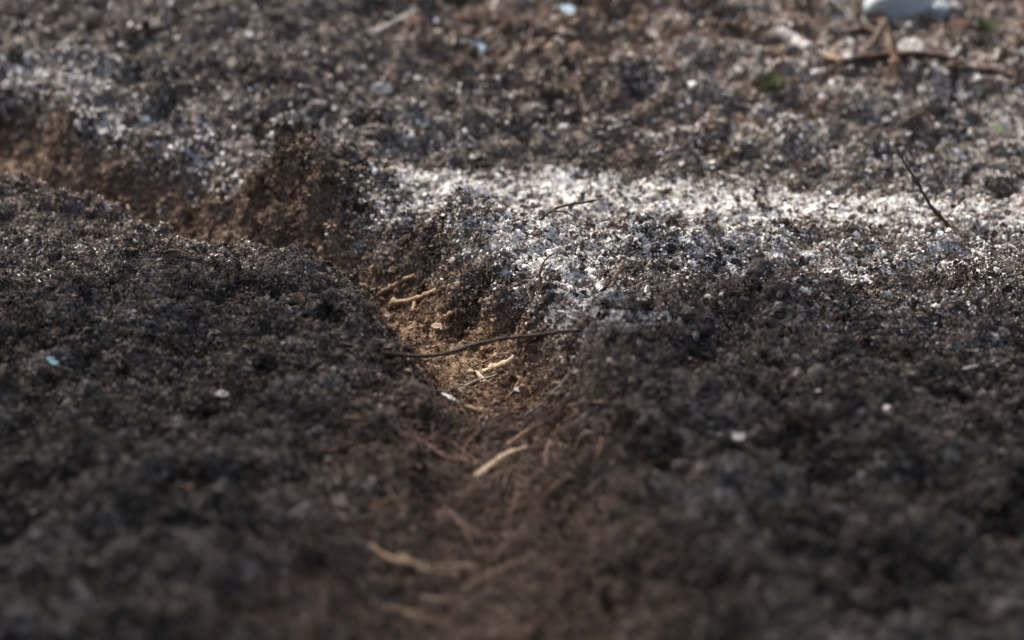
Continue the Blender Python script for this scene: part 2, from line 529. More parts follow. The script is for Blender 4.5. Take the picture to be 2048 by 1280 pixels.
# crumbly relief, pushed sideways as well so that small ledges overhang
q_, dep_, side_, dist_ = rut_coords(GX, GY)
rough_ = 1 - 0.45 * (1 - sstep(0.4, 0.9, q_))
f1 = fbm(GX, GY, 0.0125, 101, 2); f2 = fbm(GX, GY, 0.0125, 111, 2); f3 = fbm(GX, GY, 0.009, 121, 3, 0.6)
PX = GX + near * rough_ * 0.0050 * f1
PY = GY + near * rough_ * 0.0050 * f2
PZ = GZ + near * rough_ * (0.0036 * f3 + 0.7 * domes(GX, GY, 0.0075, 531, 0.75))
ny, nx = GX.shape
co = np.stack([PX, PY, PZ], -1).reshape(-1, 3)
idx = np.arange(nx * ny).reshape(ny, nx)
quads = np.stack([idx[:-1, :-1], idx[:-1, 1:], idx[1:, 1:], idx[1:, :-1]], -1).reshape(-1, 4)


def mesh_from(name, co, faces_flat, n_per, smooth=True):
    me = bpy.data.meshes.new(name)
    nf = len(faces_flat) // n_per
    me.vertices.add(len(co)); me.vertices.foreach_set("co", np.asarray(co, np.float32).ravel())
    me.loops.add(len(faces_flat)); me.loops.foreach_set("vertex_index", np.asarray(faces_flat, np.int32))
    me.polygons.add(nf)
    me.polygons.foreach_set("loop_start", np.arange(0, nf * n_per, n_per, dtype=np.int32))
    if smooth:
        me.polygons.foreach_set("use_smooth", np.ones(nf, dtype=bool))
    me.update(calc_edges=True)
    me.validate()
    return me


def set_attr(me, name, arr, typ='FLOAT'):
    a = me.attributes.new(name, typ, 'POINT')
    a.data.foreach_set("vector" if typ == 'FLOAT_VECTOR' else "value", np.asarray(arr, np.int32 if typ == 'INT' else np.float32).ravel())


gm = mesh_from("ground", co, quads.ravel(), 4)
set_attr(gm, "pale", pale_sun_mask(GX, GY)); set_attr(gm, "brown", brown_mask(GX, GY)); set_attr(gm, "humus_shade", humus_shade_mask(GX, GY))
gm.materials.append(M['ground'])
ground = bpy.data.objects.new("ground", gm)
COL.objects.link(ground)
ground["kind"] = "structure"

# surface normals of the sheet, for strewing crumbs
dXu = np.gradient(np.stack([PX, PY, PZ], -1), axis=1)
dXv = np.gradient(np.stack([PX, PY, PZ], -1), axis=0)
NN = np.cross(dXu, dXv)
NN /= np.linalg.norm(NN, axis=-1, keepdims=True) + 1e-12
X0, Y0 = X, Y


def surf(x, y):
    """position and normal on the sheet at (x, y) by bilinear lookup"""
    i = np.clip(np.searchsorted(X0, x) - 1, 0, nx - 2); j = np.clip(np.searchsorted(Y0, y) - 1, 0, ny - 2)
    fx = ((x - X0[i]) / (X0[i + 1] - X0[i]))[:, None]; fy = ((y - Y0[j]) / (Y0[j + 1] - Y0[j]))[:, None]
    P3 = SURF
    p = (P3[j, i] * (1 - fx) + P3[j, i + 1] * fx) * (1 - fy) + (P3[j + 1, i] * (1 - fx) + P3[j + 1, i + 1] * fx) * fy
    return p, NN[j, i]


SURF = np.stack([PX, PY, PZ], -1)

# ---------------------------------------------------------------- crumbs and fibres: uncountable, geometry-node strewn


def strew(n, ylo, yhi, xpad=0.06, ypow=1.0):
    """random points over the ground, a little wider than the photograph sees"""
    y = ylo + (yhi - ylo) * rng.random(n) ** ypow
    half = 0.225 * y + xpad
    x = (rng.random(n) * 2 - 1) * half
    return x, y


def gn_group(name, make_protos, material):
    ng = bpy.data.node_groups.new(name, 'GeometryNodeTree')
    ng.interface.new_socket("Geometry", in_out='INPUT', socket_type='NodeSocketGeometry')
    ng.interface.new_socket("Geometry", in_out='OUTPUT', socket_type='NodeSocketGeometry')
    N, L = ng.nodes, ng.links
    gi = N.new("NodeGroupInput"); go = N.new("NodeGroupOutput")
    protos = make_protos(N, L)
    g2i = N.new("GeometryNodeGeometryToInstance")
    for p in protos:
        sm = N.new("GeometryNodeSetMaterial"); sm.inputs["Material"].default_value = material
        L.new(p, sm.inputs[0]); L.new(sm.outputs[0], g2i.inputs[0])
    iop = N.new("GeometryNodeInstanceOnPoints")
    L.new(gi.outputs[0], iop.inputs["Points"]); L.new(g2i.outputs[0], iop.inputs["Instance"])
    iop.inputs["Pick Instance"].default_value = True

    def na(n, typ):
        a = N.new("GeometryNodeInputNamedAttribute"); a.data_type = typ; a.inputs[0].default_value = n
        return a.outputs["Attribute"]
    L.new(na("variant", 'INT'), iop.inputs["Instance Index"])
    e2r = N.new("FunctionNodeEulerToRotation")
    L.new(na("rot", 'FLOAT_VECTOR'), e2r.inputs[0]); L.new(e2r.outputs[0], iop.inputs["Rotation"])
    L.new(na("size", 'FLOAT_VECTOR'), iop.inputs["Scale"])
    L.new(iop.outputs[0], go.inputs[0])
    return ng


def crumb_protos(N, L):
    """each crumb is a little cluster of jagged grains stuck together"""
    out = []
    rs = np.random.default_rng(5)
    for k in range(8):
        jn = N.new("GeometryNodeJoinGeometry")
        for g in range(7):
            ico_ = N.new("GeometryNodeMeshIcoSphere"); ico_.inputs["Radius"].default_value = 0.5; ico_.inputs["Subdivisions"].default_value = 1 if g > 1 else 2
            pos = N.new("GeometryNodeInputPosition")
            nz = N.new("ShaderNodeTexNoise"); nz.noise_dimensions = '4D'
            nz.inputs["W"].default_value = k * 7.7 + g * 3.3; nz.inputs["Scale"].default_value = 3.0; nz.inputs["Detail"].default_value = 2
            L.new(pos.outputs[0], nz.inputs["Vector"])
            sub = N.new("ShaderNodeVectorMath"); sub.operation = 'SUBTRACT'; sub.inputs[1].default_value = (0.5, 0.5, 0.5)
            L.new(nz.outputs["Color"], sub.inputs[0])
            sc = N.new("ShaderNodeVectorMath"); sc.operation = 'SCALE'; sc.inputs["Scale"].default_value = 1.7
            L.new(sub.outputs[0], sc.inputs[0])
            sp = N.new("GeometryNodeSetPosition")
            L.new(ico_.outputs["Mesh"], sp.inputs[0]); L.new(sc.outputs[0], sp.inputs["Offset"])
            tr = N.new("GeometryNodeTransform")
            d = rs.standard_normal(3); d /= np.linalg.norm(d)
            tr.inputs["Translation"].default_value = tuple(d * (0.12 if g == 0 else 0.25 + 0.3 * rs.random()))
            tr.inputs["Rotation"].default_value = tuple(rs.random(3) * 6.28)
            s0 = 0.55 if g == 0 else 0.20 + 0.25 * rs.random()
            tr.inputs["Scale"].default_value = tuple(s0 * (0.5 + 0.9 * rs.random(3)))
            L.new(sp.outputs[0], tr.inputs[0])
            st = N.new("GeometryNodeStoreNamedAttribute"); st.data_type = 'FLOAT'; st.domain = 'POINT'
            st.inputs["Name"].default_value = "grain"; st.inputs["Value"].default_value = float(rs.random())
            L.new(tr.outputs[0], st.inputs[0])
            L.new(st.outputs[0], jn.inputs[0])
        out.append(jn.outputs[0])
    return out


def fibre_protos(N, L, rad=0.018):
    out = []
    for k in range(9):
        ln = N.new("GeometryNodeCurvePrimitiveLine")
        ln.inputs["Start"].default_value = (-0.5, 0, 0); ln.inputs["End"].default_value = (0.5, 0, 0)
        rs = N.new("GeometryNodeResampleCurve"); rs.inputs["Count"].default_value = 7
        L.new(ln.outputs[0], rs.inputs[0])
        pos = N.new("GeometryNodeInputPosition")
        nz = N.new("ShaderNodeTexNoise"); nz.noise_dimensions = '4D'
        nz.inputs["W"].default_value = 3.1 + k * 5.3; nz.inputs["Scale"].default_value = 1.6; nz.inputs["Detail"].default_value = 1
        L.new(pos.outputs[0], nz.inputs["Vector"])
        sub = N.new("ShaderNodeVectorMath"); sub.operation = 'SUBTRACT'; sub.inputs[1].default_value = (0.5, 0.5, 0.5)
        L.new(nz.outputs["Color"], sub.inputs[0])
        mul = N.new("ShaderNodeVectorMath"); mul.operation = 'MULTIPLY'; mul.inputs[1].default_value = (0.2, 0.9, 0.45)
        L.new(sub.outputs[0], mul.inputs[0])
        sp = N.new("GeometryNodeSetPosition")
        L.new(rs.outputs[0], sp.inputs[0]); L.new(mul.outputs[0], sp.inputs["Offset"])
        cc = N.new("GeometryNodeCurvePrimitiveCircle"); cc.inputs["Resolution"].default_value = 4; cc.inputs["Radius"].default_value = rad
        cm = N.new("GeometryNodeCurveToMesh")
        L.new(sp.outputs[0], cm.inputs["Curve"]); L.new(cc.outputs[0], cm.inputs["Profile Curve"])
        out.append(cm.outputs[0])
    return out


def stuff_points(name, pts, attrs, ng, label, cat, group=None):
    me = bpy.data.meshes.new(name)
    me.vertices.add(len(pts)); me.vertices.foreach_set("co", np.asarray(pts, np.float32).ravel())
    for k, (arr, typ) in attrs.items():
        set_attr(me, k, arr, typ)
    o = bpy.data.objects.new(name, me)
    COL.objects.link(o)
    md = o.modifiers.new("strewn", 'NODES'); md.node_group = ng
    o["kind"] = "stuff"; o["label"] = label; o["category"] = cat
    return o


CR = gn_group("crumb_strewing", crumb_protos, M['crumb'])
FB = gn_group("fibre_strewing", fibre_protos, M['fibre'])
HB = gn_group("hair_strewing", lambda N, L: fibre_protos(N, L, 0.0065), M['fibre'])


def crumbs(name, n, ylo, yhi, s_lo, s_hi, label, ypow=1.0, lift=0.2, spow=2.2, pale_bias=1.0, keep_rut=0.35):
    x, y = strew(n, ylo, yhi, ypow=ypow)
    clump = fbm(x, y, 0.035, 131, 2)
    q, *_ = rut_coords(x, y)
    keep = rng.random(n) < (0.62 + 0.6 * clump + 0.55 * fbm(x, y, 0.15, 133, 2)) * (1 - (1 - keep_rut) * (1 - sstep(0.45, 0.95, q)))
    x, y = x[keep], y[keep]
    for _ in range(5):                              # steep faces carry as many crumbs per area as level ground
        x2, y2 = strew(int(n * 0.6), ylo, yhi, ypow=ypow)
        _, nr2 = surf(x2, y2)
        k2 = rng.random(len(x2)) < np.clip((1 / np.maximum(nr2[:, 2], 0.25) - 1.2) * 0.9, 0, 1)
        x = np.concatenate([x, x2[k2]]); y = np.concatenate([y, y2[k2]])
    n = len(x)
    p, nrm = surf(x, y)
    s = s_lo + (s_hi - s_lo) * rng.random(n) ** spow
    p = p + nrm * (s * lift)[:, None]
    size = s[:, None] * (0.65 + 0.75 * rng.random((n, 3)))
    rot = rng.random((n, 3)) * 2 * math.pi
    pale = np.clip(pale_sun_mask(x, y) * pale_bias * (1 - sstep(0.5, 1.0, s / s_hi) * (y < 2.15)), 0, 1)
    at = {"size": (size, 'FLOAT_VECTOR'), "rot": (rot, 'FLOAT_VECTOR'), "variant": (rng.integers(0, 8, n), 'INT'),
          "pale": (pale, 'FLOAT'), "brown": (brown_mask(x, y), 'FLOAT'), "humus_shade": (humus_shade_mask(x, y), 'FLOAT'),
          "rnd": (np.clip(rng.random(n) * (0.50 - 0.18 * (y > 2.7)) + 0.24 + 0.09 * (y > 2.7) + 0.42 * fbm(x, y, 0.03, 141, 2) + (0.35 + 0.25 * (y > 2.7)) * fbm(x * 0.7, y, 0.07, 145, 2) + (y < 2.2) * (rng.random(n) - 0.5) * 0.35, 0, 1), 'FLOAT'), "rnd2": (rng.random(n), 'FLOAT'), "rnd3": (rng.random(n), 'FLOAT')}
    return stuff_points(name, p, at, CR, label, "soil crumbs")


def fibres(name, n, ylo, yhi, l_lo, l_hi, label, in_rut=0.0, along=False, tone=(0.0, 1.0), lift=0.001, tpow=1.4, ng=None):
    x, y = strew(n, ylo, yhi)
    q, *_ = rut_coords(x, y)
    wgt = (1 - in_rut) + in_rut * (1 - sstep(0.5, 1.3, q))
    keep = rng.random(n) < wgt * (0.65 + 0.6 * fbm(x, y, 0.06, 151, 2))
    x, y = x[keep], y[keep]; n = len(x)
    p, nrm = surf(x, y)
    L_ = l_lo + (l_hi - l_lo) * rng.random(n) ** 2.0
    p = p + nrm * (lift + 0.10 * L_ * rng.random(n))[:, None]
    size = np.stack([L_, L_ * np.ones(n), L_ * np.ones(n)], -1)
    yaw = rng.random(n) * 2 * math.pi
    if along:
        yaw = R(90) + np.where(x > -0.02, -1, 1) * R(40) * sstep(0.2, 0.9, q[keep]) + 0.5 * rng.standard_normal(n)
    rot = np.stack([0.9 * rng.standard_normal(n), 0.38 * rng.standard_normal(n), yaw], -1)
    at = {"size": (size, 'FLOAT_VECTOR'), "rot": (rot, 'FLOAT_VECTOR'), "variant": (rng.integers(0, 9, n), 'INT'),
          "tone": (np.clip(tone[0] + (tone[1] - tone[0]) * rng.random(n) ** tpow + 0.25 * pale_sun_mask(x, y), 0, 1), 'FLOAT')}
    return stuff_points(name, p, at, ng or FB, label, "plant fibres")


# ---------------------------------------------------------------- builders for things


def label(o, text, cat, group=None):
    o["label"] = text; o["category"] = cat
    if group: o["group"] = group
    return o


def catmull(pts, n):
    P = np.array([list(p) for p in pts], float)
    return _densify(P, n)


def tube_mesh(name, pts, r0, r1, mat, sides=8, sub=8, wob=0.12, seed=0, knots=True, flat=1.0):
    P = catmull(pts, sub)
    m = len(P)
    rs = np.random.default_rng(seed)
    t = np.linspace(0, 1, m)
    rad = r0 + (r1 - r0) * t
    rad = rad * (1 + wob * np.interp(t * m, np.arange(0, m + 2, 2), rs.standard_normal(len(np.arange(0, m + 2, 2)))))
    if knots:
        for k in range(max(1, m // 14)):
            c = rs.random()
            rad = rad * (1 + 0.45 * np.exp(-((t - c) / 0.018) ** 2))
    P = P + rs.standard_normal(P.shape) * (rad * 0.10)[:, None]
    T = np.gradient(P, axis=0); T /= np.linalg.norm(T, axis=1, keepdims=True) + 1e-12
    up = np.array([0.1, 0.2, 1.0])
    A = np.cross(T, up); A /= np.linalg.norm(A, axis=1, keepdims=True) + 1e-12
    B = np.cross(A, T)
    ang = np.linspace(0, 2 * math.pi, sides, endpoint=False)
    ring = (A[:, None, :] * np.cos(ang)[None, :, None] + B[:, None, :] * (np.sin(ang) * flat)[None, :, None]) * rad[:, None, None]
    ring *= (1 + 0.10 * rs.standard_normal((m, sides)))[:, :, None]
    V = (P[:, None, :] + ring).reshape(-1, 3)
    F = []
    for i in range(m - 1):
        for s in range(sides):
            a = i * sides + s; b = i * sides + (s + 1) % sides
            F.append((a, b, b + sides, a + sides))
    V = np.vstack([V, P[0] - T[0] * rad[0] * 0.3, P[-1] + T[-1] * rad[-1] * 0.6])
    c0, c1 = len(V) - 2, len(V) - 1
    for s in range(sides):
        F.append((c0, (s + 1) % sides, s))
        F.append((c1, (m - 1) * sides + s, (m - 1) * sides + (s + 1) % sides))
    me = bpy.data.meshes.new(name)
    me.from_pydata([tuple(v) for v in V], [], F)
    me.polygons.foreach_set("use_smooth", np.ones(len(me.polygons), dtype=bool))
    me.materials.append(M[mat])
    return me


def add(name, me, parent=None):
    o = bpy.data.objects.new(name, me)
    COL.objects.link(o)
    if parent is not None:
        o.parent = parent
    return o


def empty(name):
    o = bpy.data.objects.new(name, None)
    COL.objects.link(o)
    o.empty_display_size = 0.02
    return o


_seed = [100]


def stick(name, pts, r0, r1, mat, text, cat="twig", group=None, shoots=(), sub=8, flat=1.0, wob=0.12):
    """a twig or root; shoots = side shoots [(pts, r0, r1)], making it an Empty with parts"""
    _seed[0] += 1
    if shoots:
        root = empty(name)
        base = Vector(pts[0])
        root.location = base
        rel = lambda L_: [Vector(p) - base for p in L_]
        add("stem", tube_mesh("stem", rel(pts), r0, r1, mat, seed=_seed[0], sub=sub, flat=flat, wob=wob), root)
        for k, (sp, a, b) in enumerate(shoots):
            add("side_shoot", tube_mesh("side_shoot", rel(sp), a, b, mat, seed=_seed[0] * 7 + k, sub=sub), root)
        return label(root, text, cat, group)
    base = Vector(pts[0])
    o = add(name, tube_mesh(name, [Vector(p) - base for p in pts], r0, r1, mat, seed=_seed[0], sub=sub, flat=flat, wob=wob))
    o.location = base
    return label(o, text, cat, group)


def lying(pix, r, lifts=None):
    """points along the soil under photo pixels, each lifted by its radius or more"""
    out = []
    for k, (u, v) in enumerate(pix):
        p = hit(u, v)
        p.z += r * 0.7 + (lifts[k] if lifts else 0.0)
        out.append(p)
    return out


def ico(sub):
    import bmesh
    bm = bmesh.new()
    bmesh.ops.create_icosphere(bm, subdivisions=sub, radius=1.0)
    V = np.array([v.co[:] for v in bm.verts]); F = [tuple(v.index for v in f.verts) for f in bm.faces]
    bm.free()
    return V, F


def noise3(P, seed):
    """3-D noise from three slanted slices"""
    x, y, z = P[:, 0], P[:, 1], P[:, 2]
    return (pnoise(x + 0.37 * z, y - 0.53 * z + 3.1, seed) + pnoise(y + 0.41 * x, z - 0.31 * x + 7.7, seed + 1) + pnoise(z + 0.29 * y, x - 0.47 * y + 1.3, seed + 2)) / 1.9


def lump_mesh(name, mat, seed, sub=3, amp=0.35, freq=1.6, facet=0.0):
    V, F = ico(sub)
    n = 0; a_ = 1.0
    for o_ in range(4 if sub > 2 else 2):
        n = n + a_ * noise3(V * freq * 2.1 ** o_ + seed * 1.7, seed + 13 * o_); a_ *= 0.68
    V = V * (1 + amp * n)[:, None]
    if facet:
        V = np.sign(V) * np.abs(V) ** (1 - facet)
    me = bpy.data.meshes.new(name)
    me.from_pydata([tuple(v) for v in V], [], F)
    me.polygons.foreach_set("use_smooth", np.ones(len(me.polygons), dtype=bool))
    me.materials.append(M[mat])
    return me


def chip_mesh(name, mat, lx, ly, th, seed, curl=0.25):
    """a flake of bark, leaf or wood: thin, curled, with a ragged outline and real thickness"""
    rs = np.random.default_rng(seed)
    nu, nv = 11, 6
    u = np.linspace(-1, 1, nu); v = np.linspace(-1, 1, nv)
    U, Vv = np.meshgrid(u, v, indexing='ij')
    prof = np.clip(1 - np.abs(U) ** 2.6 * 0.75, 0.12, 1) * (1 + 0.10 * rs.standard_normal((nu, 1)))
    x = U * lx / 2; y = Vv * ly / 2 * prof + 0.06 * ly * rs.standard_normal((nu, 1))
    z = curl * ly * (Vv * Vv) - curl * 0.4 * lx * (U * U) + 0.04 * ly * rs.standard_normal((nu, 1)) + 0.02 * ly * rs.standard_normal((nu, nv))
    top = np.stack([x, y, z + th / 2], -1).reshape(-1, 3); bot = np.stack([x, y, z - th / 2], -1).reshape(-1, 3)
    n = nu * nv
    F = []
    id_ = lambda i, j: i * nv + j
    for i in range(nu - 1):
        for j in range(nv - 1):
            F.append((id_(i, j), id_(i + 1, j), id_(i + 1, j + 1), id_(i, j + 1)))
            F.append((n + id_(i, j), n + id_(i, j + 1), n + id_(i + 1, j + 1), n + id_(i + 1, j)))
    bord = [id_(i, 0) for i in range(nu)] + [id_(nu - 1, j) for j in range(1, nv)] + [id_(i, nv - 1) for i in range(nu - 2, -1, -1)] + [id_(0, j) for j in range(nv - 2, 0, -1)]
    for a, b in zip(bord, bord[1:] + bord[:1]):
        F.append((a, n + a, n + b, b))
    me = bpy.data.meshes.new(name)
    me.from_pydata([tuple(q) for q in np.vstack([top, bot])], [], F)
    me.update()
    me.polygons.foreach_set("use_smooth", np.ones(len(me.polygons), dtype=bool))
    me.materials.append(M[mat])
    return me


def normal_at(x, y):
    e = 0.012
    a = np.array([x + e, x - e, x, x]); b = np.array([y, y, y + e, y - e])
    h = H(a, b)
    return Vector((-(h[0] - h[1]) / (2 * e), -(h[2] - h[3]) / (2 * e), 1)).normalized()


def chip(name, u, v, u2, v2, width, mat, text, cat, group=None, th=0.0010, tilt=0.0, curl=0.06, dz=0.002):
    """a flake lying on the soil between two photo pixels"""
    _seed[0] += 1
    a = hit(u, v); b = hit(u2, v2)
    L_ = max((b - a).length, 0.006)
    c = (a + b) / 2
    o = add(name, chip_mesh(name, mat, L_, width, th, _seed[0], curl))
    xax = (b - a).normalized()
    n = normal_at(c.x, c.y)
    yax = n.cross(xax).normalized(); zax = xax.cross(yax)
    o.matrix_world = Matrix.Translation(c + zax * (dz + tilt * width / 2)) @ Matrix((xax, yax, zax)).transposed().to_4x4() @ Matrix.Rotation(tilt, 4, 'X')
    return label(o, text, cat, group)


def stone(name, u, v, size, mat, text, cat="pebble", group=None, sq=(1, 0.85, 0.6), facet=0.0, sink=0.3, rz=None):
    _seed[0] += 1
    p = hit(u, v)
    o = add(name, lump_mesh(name, mat, _seed[0], 2, 0.28, 0.8, facet))
    o.scale = (size / 2 * sq[0], size / 2 * sq[1], size / 2 * sq[2])
    o.location = p + Vector((0, 0, size / 2 * sq[2] * (1 - sink)))
    o.rotation_euler = (0.2, -0.15, rng.random() * 6.28 if rz is None else rz)
    return label(o, text, cat, group)


# ---------------------------------------------------------------- soil clods of the ground (pieces of the setting)
CLOD_KINDS = ['clod_dark', 'clod_mid', 'clod_pale', 'clod_rust']
clod_me = {k: [lump_mesh("soil_clod", k, 300 + 11 * i + 5 * j, 4, 0.38, 1.1) for i in range(5)] for j, k in enumerate(CLOD_KINDS)}


def put_clod(x, y, s, kind, flat=0.75, sink=0.25):
    o = add("soil_clod", clod_me[kind][int(rng.integers(0, 5))], ground)
    z = float(H(np.array([x]), np.array([y]))[0])
    o.location = (x, y, z + s * flat * 0.5 * (1 - 2 * sink))
    o.scale = (s / 2 * (0.8 + 0.6 * rng.random()), s / 2 * (0.8 + 0.5 * rng.random()), s / 2 * flat * (0.8 + 0.5 * rng.random()))
    o.rotation_euler = (rng.normal() * 0.5, rng.normal() * 0.5, rng.random() * 6.28)
    return o


n_c = 0
while n_c < 200:                                     # bank
    y = 2.68 + 0.75 * rng.random(); x = (rng.random() * 2 - 1) * (0.23 * y + 0.03)
    q, *_ = rut_coords(np.array([x]), np.array([y]))
    if q[0] < 1.1: continue
    pl = pale_sun_mask(np.array([x]), np.array([y]))[0]; br = brown_mask(np.array([x]), np.array([y]))[0]
    r_ = rng.random()
    kind = 'clod_rust' if r_ < br * 0.7 else ('clod_pale' if rng.random() < 0.10 + pl * 0.5 else ('clod_mid' if rng.random() < 0.65 else 'clod_dark'))
    put_clod(x, y, 0.010 + 0.024 * rng.random() ** 1.8, kind)
    n_c += 1
n_c = 0
while n_c < 95:                                      # near mounds
    y = 1.45 + 0.9 * rng.random(); x = (rng.random() * 2 - 1) * (0.23 * y + 0.03)
    q, *_ = rut_coords(np.array([x]), np.array([y]))
    if q[0] < 0.8: continue
    put_clod(x, y, 0.007 + 0.016 * rng.random() ** 2, 'clod_dark' if rng.random() < 0.75 else 'clod_mid')
    n_c += 1

def crumbs_on_clods():
    """the clods are crusted with the same crumbs as the soil around them"""
    P, S = [], []
    for o in [c for c in ground.children if c.name.startswith("soil_clod")]:
        vs_ = np.array([v.co[:] for v in o.data.vertices]) if o.data.name not in _cv else _cv[o.data.name]
        _cv[o.data.name] = vs_
        Mx = np.array(Matrix.LocRotScale(o.location, o.rotation_euler, o.scale))
        ms = max(o.scale)
        k = int(60 + 9000 * ms)
        w_ = vs_[rng.integers(0, len(vs_), k)] @ Mx[:3, :3].T + Mx[:3, 3]
        P.append(w_); S.append(0.0016 + 0.0040 * rng.random(k) ** 2)
    p = np.vstack(P); s = np.concatenate(S); n = len(p)
    x, y = p[:, 0].copy(), p[:, 1].copy()
    at = {"size": (s[:, None] * (0.65 + 0.75 * rng.random((n, 3))), 'FLOAT_VECTOR'), "rot": (rng.random((n, 3)) * 6.28, 'FLOAT_VECTOR'), "variant": (rng.integers(0, 8, n), 'INT'),
          "pale": (pale_sun_mask(x, y) * 0.8, 'FLOAT'), "brown": (brown_mask(x, y), 'FLOAT'), "humus_shade": (humus_shade_mask(x, y), 'FLOAT'),
          "rnd": (np.clip(rng.random(n) * 0.50 + 0.22 + 0.42 * fbm(x, y, 0.03, 141, 2), 0, 1), 'FLOAT'), "rnd2": (rng.random(n), 'FLOAT'), "rnd3": (rng.random(n), 'FLOAT')}
    stuff_points("clod_crumbs", p, at, CR, "fine soil crumbs crusting the larger clods", "soil crumbs")


_cv = {}
crumbs_on_clods()
crumbs("coarse_soil_crumbs", 30000, 1.40, 2.80, 0.0038, 0.0130, "coarse loose crumbs of soil strewn over the near mounds", spow=2.6, pale_bias=0.4)
crumbs("fine_soil_crumbs", 250000, 1.75, 2.75, 0.0012, 0.0058, "fine crumbly soil grains covering the mounds and pale strip", spow=3.2, keep_rut=0.5)
crumbs("near_soil_crumbs", 70000, 1.38, 2.00, 0.0022, 0.0100, "dark crumbly soil grains covering the ground close by", spow=3.0)
crumbs("bank_soil_crumbs", 80000, 2.66, 3.55, 0.0022, 0.0100, "grey and brown soil crumbs covering the rising bank", spow=3.0)
fibres("short_dry_fibres", 110000, 1.5, 3.0, 0.004, 0.015, "short dry needles and rootlets mixed into the soil surface")
fibres("rut_root_hairs", 7000, 1.40, 2.05, 0.03, 0.10, "fine reddish root hairs lying along the bottom of the rut", in_rut=1.0, along=True, tone=(0.10, 0.55), tpow=2.2, ng=HB)

# ---------------------------------------------------------------- twigs, roots and sticks


def standing(pix, dy=0.0, sink=0.006):
    """a stem rising from the soil at its first pixel, kept in one upright plane (leaning by dy)"""
    b = hit(*pix[0])
    n = len(pix)
    out = [Vector((b.x, b.y, b.z - sink))]
    for k, (u, v) in enumerate(pix[1:], 1):
        out.append(at_depth(u, v, b.y + dy * k / (n - 1)))
    return out


def bridging(pix, clear=0.003):
    """a root spanning a hollow: ends on the soil, the middle free or just above it"""
    a, b = hit(*pix[0]), hit(*pix[-1])
    n = len(pix)
    out = []
    for k, (u, v) in enumerate(pix):
        y = a.y + (b.y - a.y) * k / (n - 1)
        out.append(at_depth(u, v, min(y, hit(u, v).y - clear)))
    return out


stick("upright_twig", standing([(1902, 470), (1893, 448), (1868, 420), (1852, 396), (1838, 370), (1822, 345), (1806, 320), (1794, 298)], -0.01), 0.0023, 0.0008, 'dark_bark',
      "thin dark twig standing up alone from the pale strip", shoots=[([at_depth(1838, 370, hit(1902, 470).y - 0.006), at_depth(1826, 360, hit(1902, 470).y - 0.01), at_depth(1823, 350, hit(1902, 470).y - 0.012)], 0.0010, 0.0005)])
stick("root_stick", bridging([(782, 609), (815, 602), (845, 594), (872, 581), (900, 571), (928, 565)]), 0.0034, 0.0024, 'tan_wood',
      "knobbly tan root spanning the rut with a stub hanging below it", "root", shoots=[(bridging([(830, 600), (826, 620), (814, 645)]), 0.0024, 0.0014)])
stick("broken_stick", bridging([(752, 590), (785, 573), (805, 561), (830, 551)]), 0.0030, 0.0026, 'tan_wood', "short brown broken stick behind the knobbly tan root")
stick("thin_root", bridging([(680, 686), (755, 704), (830, 712), (885, 708), (950, 690), (1005, 678), (1060, 672), (1112, 665), (1162, 660)]), 0.0020, 0.0015, 'dark_bark',
      "long thin dark root stretched across the rut from mound to mound", "root")
b_ = hit(322, 510)
stick("dead_sprig", standing([(322, 510), (332, 494), (342, 478), (358, 460)]), 0.0016, 0.0007, 'brown_bark', "small dead forked sprig on top of the near left mound", shoots=[
    ([at_depth(327, 503, b_.y), at_depth(352, 500, b_.y - 0.01), at_depth(372, 508, b_.y - 0.015), at_depth(388, 504, b_.y - 0.02), at_depth(398, 520, b_.y - 0.025)], 0.0013, 0.0007),
    ([at_depth(337, 486, b_.y), at_depth(349, 486, b_.y), at_depth(354, 494, b_.y)], 0.0009, 0.0005)])
stick("peg_twig", standing([(956, 442), (972, 424), (989, 404)]), 0.0013, 0.0008, 'dark_bark', "short dark twig sticking up from the crest before the pale strip")
stick("dark_stalk", standing([(962, 502), (960, 482), (964, 458)]), 0.0011, 0.0007, 'dark_bark', "straight dark stalk on the face of the crumbly crest above the rut")
stick("arched_twig", standing([(1068, 438), (1108, 419), (1140, 409), (1172, 404), (1194, 400)], 0.02), 0.0016, 0.0011, 'dark_bark', "arched dark twig lying over the pale strip", shoots=[
    ([at_depth(1100, 423, hit(1068, 438).y), at_depth(1130, 424, hit(1068, 438).y), at_depth(1158, 440, hit(1068, 438).y)], 0.0011, 0.0006)])
stick("forked_twig", lying([(478, 590), (500, 593), (525, 580), (548, 567), (568, 560)], 0.0018), 0.0018, 0.0010, 'dark_bark', "dark forked twig lying on the near left mound beside the sprig", shoots=[
    (lying([(520, 583), (532, 588), (545, 582)], 0.001), 0.0011, 0.0006)])
stick("bark_sliver", standing([(1216, 585), (1228, 560), (1240, 538), (1246, 522)]), 0.0040, 0.0022, 'pale_wood', "upright pale brown bark sliver in the speckled soil right of the rut", "bark", flat=0.4)
stick("bent_twig", standing([(1082, 578), (1080, 548), (1088, 524), (1100, 511), (1113, 505)]), 0.0013, 0.0008, 'brown_bark', "thin brown stem curving up out of the pale tongue of soil")
stick("grey_stick", lying([(748, 74), (790, 52), (832, 29)], 0.005), 0.0055, 0.0040, 'grey_wood', "grey weathered stick lying slantwise on the upper bank", "stick")
stick("log_piece", lying([(1556, 80), (1585, 95), (1618, 114)], 0.008, [0.004, 0.004, 0.004]), 0.0095, 0.0080, 'grey_wood', "thick grey piece of dead branch lying on the bank", "branch", wob=0.06)
stick("leaning_stake", standing([(1797, 165), (1791, 122), (1784, 80), (1772, 40)], 0.05), 0.0075, 0.0022, 'brown_bark', "brown split root standing on end among dark roots on the bank", "root", flat=0.6, wob=0.3)
